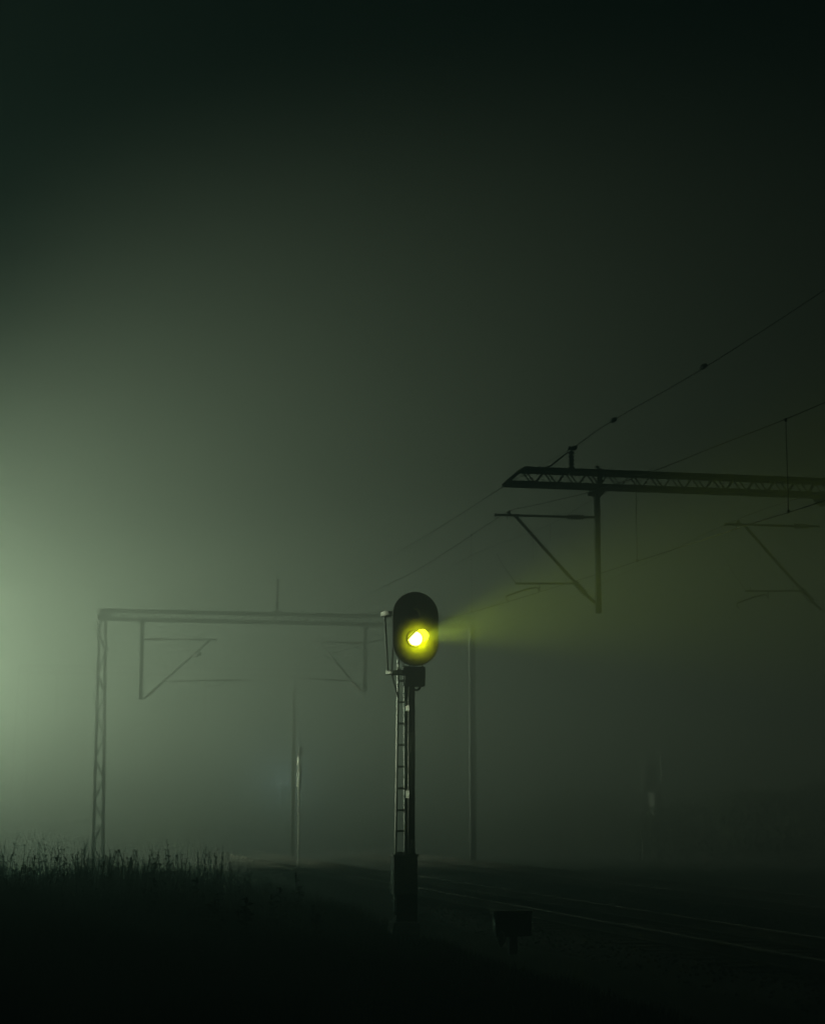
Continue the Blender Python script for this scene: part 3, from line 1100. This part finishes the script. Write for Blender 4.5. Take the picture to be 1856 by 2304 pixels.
def weed(px, ytop, Y, label, seed, spread=.16):
    r = random.Random(seed)
    t = at(px, ytop, Y)
    gz_ = ground_z(t.x, Y)
    o = thing('tall_weed', label, 'weed', (t.x, Y, gz_), r.uniform(0, 6), 'tall weeds above the grass')
    h = t.z - gz_
    sm, lm = M(), M()
    for s in range(3):
        a = r.uniform(0, 6.28)
        hh = h * (1.0 if s == 0 else r.uniform(.65, .9))
        tip = Vector((math.cos(a), math.sin(a), 0)) * (0.0 if s == 0 else spread * r.uniform(.5, 1.2))
        pts = [tip * (k / 4) ** 1.6 + Vector((0.012 * math.sin(k * 2.1 + s), 0.01 * math.cos(k * 1.7), hh * k / 4)) for k in range(5)]
        sm.tube(pts, [.007, .006, .005, .004, .003], 5)
        for k in range(16):
            f = r.uniform(.3, 1.0)
            i = min(3, int(f * 4))
            c = pts[i].lerp(pts[i + 1], f * 4 - i)
            g = r.uniform(0, 6.28)
            L = r.uniform(.09, .18) * (1.15 - .6 * f)
            d = Vector((math.cos(g), math.sin(g), r.uniform(.0, .8))).normalized()
            w = d.cross(Vector((0, 0, 1))).normalized() * L * .28
            e = c + d * L
            m_ = c + d * L * .5
            lm.add([c, m_ + w + Vector((0, 0, .01)), e - Vector((0, 0, L * .2)), m_ - w + Vector((0, 0, .01))], [(0, 1, 2, 3)])
        if r.random() < .8:
            c = pts[-1]
            lm.tube([c - Vector((0, 0, .05)), c - Vector((0, 0, .02)), c + Vector((0, 0, .03))], [.006, .022, .005], 6)
    sm.build('stem', GRASS, o)
    lm.build('leaves', LEAF, o)
    return o


weed(443, 1978, 27, 'tall forked weed with seed heads, leftmost of those against the paler fog', 1)
weed(470, 2012, 24, 'bushy dark weed just right of the tall forked one', 2, .2)
weed(493, 2014, 23, 'short leafy weed in the dark clump left of centre', 3, .2)
weed(556, 2024, 22, 'round topped weed standing alone in the middle of the grass', 4, .1)
weed(632, 2000, 26, 'thin curved weed left of the tallest stalk', 5)
weed(665, 1966, 30, 'tallest thin stalk with a drooping tip, nearer the signal', 6, .12)
weed(712, 2040, 24, 'low spindly weed between the tallest stalk and the signal', 7)
weed(130, 1932, 32, 'faint thin weed in the foggy left part of the field', 8)
weed(237, 1940, 30, 'upright stalk in the fog below the left gantry leg', 9)
weed(80, 1928, 34, 'faint forked weed near the left picture edge', 10)
weed(350, 1978, 26, 'broad weed on the slope of dark grass', 11, .22)


def foliage(name, label, c, r, n, leaf, seed, cat, Y=None, trunk=True, group=None):
    rr = random.Random(seed)
    o = thing(name, label, cat, (c[0], c[1], 0), 0, group)
    lm, tm = M(), M()
    lobes = [(Vector((rr.uniform(-1, 1) * r[0] * .6, rr.uniform(-1, 1) * r[1] * .6, c[2] + rr.uniform(-.55, .65) * r[2])), rr.uniform(.35, .6)) for _ in range(14)]
    for i in range(n):
        L, s = rr.choice(lobes)
        d = Vector((rr.gauss(0, 1), rr.gauss(0, 1), rr.gauss(0, 1))).normalized() * (rr.random() ** .4)
        p = L + Vector((d.x * r[0] * s, d.y * r[1] * s, d.z * r[2] * s))
        if p.z < .05:
            p.z = rr.uniform(.05, .4)
        a = Vector((rr.gauss(0, 1), rr.gauss(0, 1), rr.gauss(0, 1))).normalized()
        b = a.cross(Vector((rr.gauss(0, 1), rr.gauss(0, 1), 1))).normalized()
        l_ = leaf * rr.uniform(.6, 1.4)
        lm.add([p - a * l_, p + b * l_ * .5, p + a * l_, p - b * l_ * .5], [(0, 1, 2, 3)])
    if trunk:
        tm.tube([(0, 0, -.1), (.05, 0, c[2] * .5), (0, .05, c[2])], [.09 * r[0], .06 * r[0], .03 * r[0]], 8)
        for L, s in lobes[:7]:
            tm.tube([(0, .02, c[2] * .35), L * .5 + Vector((0, 0, c[2] * .25)), L], [.045 * r[0], .03 * r[0], .01 * r[0]], 6)
        tm.build('trunk', BARK, o)
    lm.build('crown', LEAF, o)
    return o


for i, (px, yt, Y, w, lab) in enumerate((
        (548, 1756, 78, 1.9, 'dark rounded shrub on the foggy skyline left of the mast'),
        (462, 1806, 76, 1.6, 'lower foggy shrub left of the rounded one on the skyline'),
        (385, 1846, 72, 1.4, 'low shrub in the fog between the lattice leg and the rounded shrub'),
        (625, 1766, 76, 1.3, 'small foggy shrub right beside the foot of the grey mast'),
        (735, 1812, 80, 2.0, 'faint wide shrub in the fog halfway between mast and signal ladder'),
        (838, 1830, 76, 1.6, 'low foggy shrub just left of the signal ladder'),
        (985, 1818, 78, 1.8, 'low foggy shrub between the signal pole and the slim gantry mast'),
        (1135, 1828, 74, 1.7, 'low foggy shrub right of the slim gantry mast'))):
    t = at(px, yt, Y)
    foliage('shrub', lab, (t.x, Y, t.z * .5), (w, 1.5, t.z * .5), 2600, .09, 20 + i, 'shrub', group='shrubs on the foggy skyline')

for i, (px, yt, Y, w, lab) in enumerate((
        (1280, 1790, 74, 2.2, 'low scrubby tree in the fog beyond the tracks, leftmost on the right'),
        (1590, 1770, 68, 2.6, 'low dark tree in the fog just right of the pale cabinet'),
        (1790, 1755, 64, 2.8, 'dark tree in the fog at the right picture edge'))):
    t = at(px, yt, Y)
    foliage('tree', lab, (t.x, Y, t.z * .5), (w, 2.5, t.z * .5), 6000, .16, 40 + i, 'tree', group='trees beyond the tracks')


# ================================================================== floodlight mast beyond the left edge of the picture
fp = Vector(FLOOD_POS)
fm = thing('floodlight_mast', 'tall lattice mast with a bright floodlight beyond the left picture edge', 'floodlight', (fp.x - .6, fp.y, 0), 0)
for sx in (-1, 1):
    for sy in (-1, 1):
        M().bar((sx * .5, sy * .5, -.2), (sx * .2, sy * .2, 23), .08, .08).build('mast_leg', STEEL, fm)
lc_ = M()
for i in range(23):
    for (ax, ay, bx2, by2) in ((-1, -1, 1, -1), (1, -1, 1, 1), (1, 1, -1, 1), (-1, 1, -1, -1)):
        w0, w1 = .5 - .3 * i / 23, .5 - .3 * (i + 1) / 23
        lc_.bar((ax * w0, ay * w0, i), (bx2 * w1, by2 * w1, i + 1), .04, .04)
o = lc_.build('lacing', STEEL, fm)
o['kind'] = 'stuff'
fdir = Vector((math.sin(FLOOD_AZ) * math.cos(FLOOD_EL), -math.cos(FLOOD_AZ) * math.cos(FLOOD_EL), math.sin(FLOOD_EL)))
M().bar(Vector((.6, 0, fp.z)) - fdir * .55, Vector((.6, 0, fp.z)) - fdir * .12, .7, .5).build('lamp_housing', GALV, fm)
M().tube([(0, 0, fp.z - .2), (.5, 0, fp.z - .2)], .05, 8).build('bracket', STEEL, fm)
GL = glow_mat('floodlight_glass', (0.9, 1.0, 0.85), 60)
M().bar(Vector((.6, 0, fp.z)) - fdir * .119, Vector((.6, 0, fp.z)) - fdir * .105, .62, .42).build('lamp_glass', GL, fm)
fl = bpy.data.lights.new('floodlight', 'SPOT')
fl.energy = FLOOD_POWER
fl.color = FLOOD_COLOR
fl.spot_size = FLOOD_SIZE
fl.spot_blend = 1.0
fl.shadow_soft_size = 0.3
flo = bpy.data.objects.new('floodlight', fl)
COL.objects.link(flo)
flo.location = (fp.x, fp.y, fp.z)
flo.rotation_euler = fdir.to_track_quat('-Z', 'Y').to_euler()
# added unseen lamp on its own pole, brightens the signal's left faces
qp = Vector((-24.0, 34.5, 5.2))
fp2 = thing('added_lamp_pole', 'unseen slim pole with an added lamp to light the signal, beyond the left picture edge', 'floodlight', (qp.x - .4, qp.y, 0), 0)
M().tube([(0, 0, -.2), (0, 0, qp.z + .3)], [.09, .06], 12).build('pole', STEEL, fp2)
sdir = (Vector((SIG[0], SIG[1], 3.7)) - qp).normalized()
M().tube([(0, 0, qp.z), (.35, 0, qp.z)], .035, 8).build('bracket', STEEL, fp2)
M().bar(Vector((.4, 0, qp.z)) - sdir * .42, Vector((.4, 0, qp.z)) - sdir * .12, .34, .3).build('lamp_housing', GALV, fp2)
M().bar(Vector((.4, 0, qp.z)) - sdir * .119, Vector((.4, 0, qp.z)) - sdir * .105, .28, .24).build('lamp_glass', GL, fp2)
s2 = bpy.data.lights.new('added_side_light', 'SPOT')
s2.energy = SIDE_POWER
s2.color = FLOOD_COLOR
s2.spot_size = SIDE_SIZE
s2.spot_blend = 1.0
s2.shadow_soft_size = 0.12
s2o = bpy.data.objects.new('added_side_light', s2)
COL.objects.link(s2o)
s2o.location = qp
s2o.rotation_euler = sdir.to_track_quat('-Z', 'Y').to_euler()
# added fill globe on the same mast, lifts the darker fog all round
M().tube([(.3, -.3, fp.z + 2.2), (.3, -.3, fp.z + 2.35)], .16, 12).build('fill_globe', GL, fm)
gl = bpy.data.lights.new('fill_light', 'POINT')
gl.energy = FILL_POWER
gl.color = FILL_COLOR
gl.shadow_soft_size = 0.2
glo = bpy.data.objects.new('fill_light', gl)
COL.objects.link(glo)
glo.location = (fp.x + .35, fp.y - .6, fp.z + 2.3)

# small bluish yard lamp far behind the shrubs
yp = at(628, 1752, 75.0)
yl = thing('yard_lamp', 'small bluish lamp glowing in the fog behind the mast', 'lamp', (yp.x, yp.y, 0), 0)
M().tube([(1.0, 1.2, 0), (1.0, 1.2, yp.z + .5), (.4, .5, yp.z + .62), (0, 0, yp.z + .62)], .045, 8).build('lamp_post', BLACK, yl)
M().box((0, 0, yp.z + .58), (.4, .3, .10), bev=.03).build('lamp_head', BLACK, yl)
b_ = bpy.data.lights.new('yard_lamp_bulb', 'POINT')
b_.energy = 900
b_.color = (0.5, 0.8, 1.0)
b_.shadow_soft_size = .35
bo = bpy.data.objects.new('yard_lamp_bulb', b_)
COL.objects.link(bo)
bo.location = (yp.x, yp.y, yp.z)

# ================================================================== fog
hz = M().box((-10, 85, (HAZE_TOP - 1.6) / 2), (210, 215, HAZE_TOP + 1.6))
hm = bpy.data.materials.new('night_fog')
hm.use_nodes = True
t = hm.node_tree
t.nodes.clear()
out = t.nodes.new('ShaderNodeOutputMaterial')
pv = t.nodes.new('ShaderNodeVolumePrincipled')
pv.inputs['Color'].default_value = (0.85, 0.97, 0.89, 1)
pv.inputs['Density'].default_value = HAZE_DENSITY
pv.inputs['Anisotropy'].default_value = 0.25
t.links.new(pv.outputs[0], out.inputs['Volume'])
ho = hz.build('haze', hm)
ho['kind'] = 'stuff'
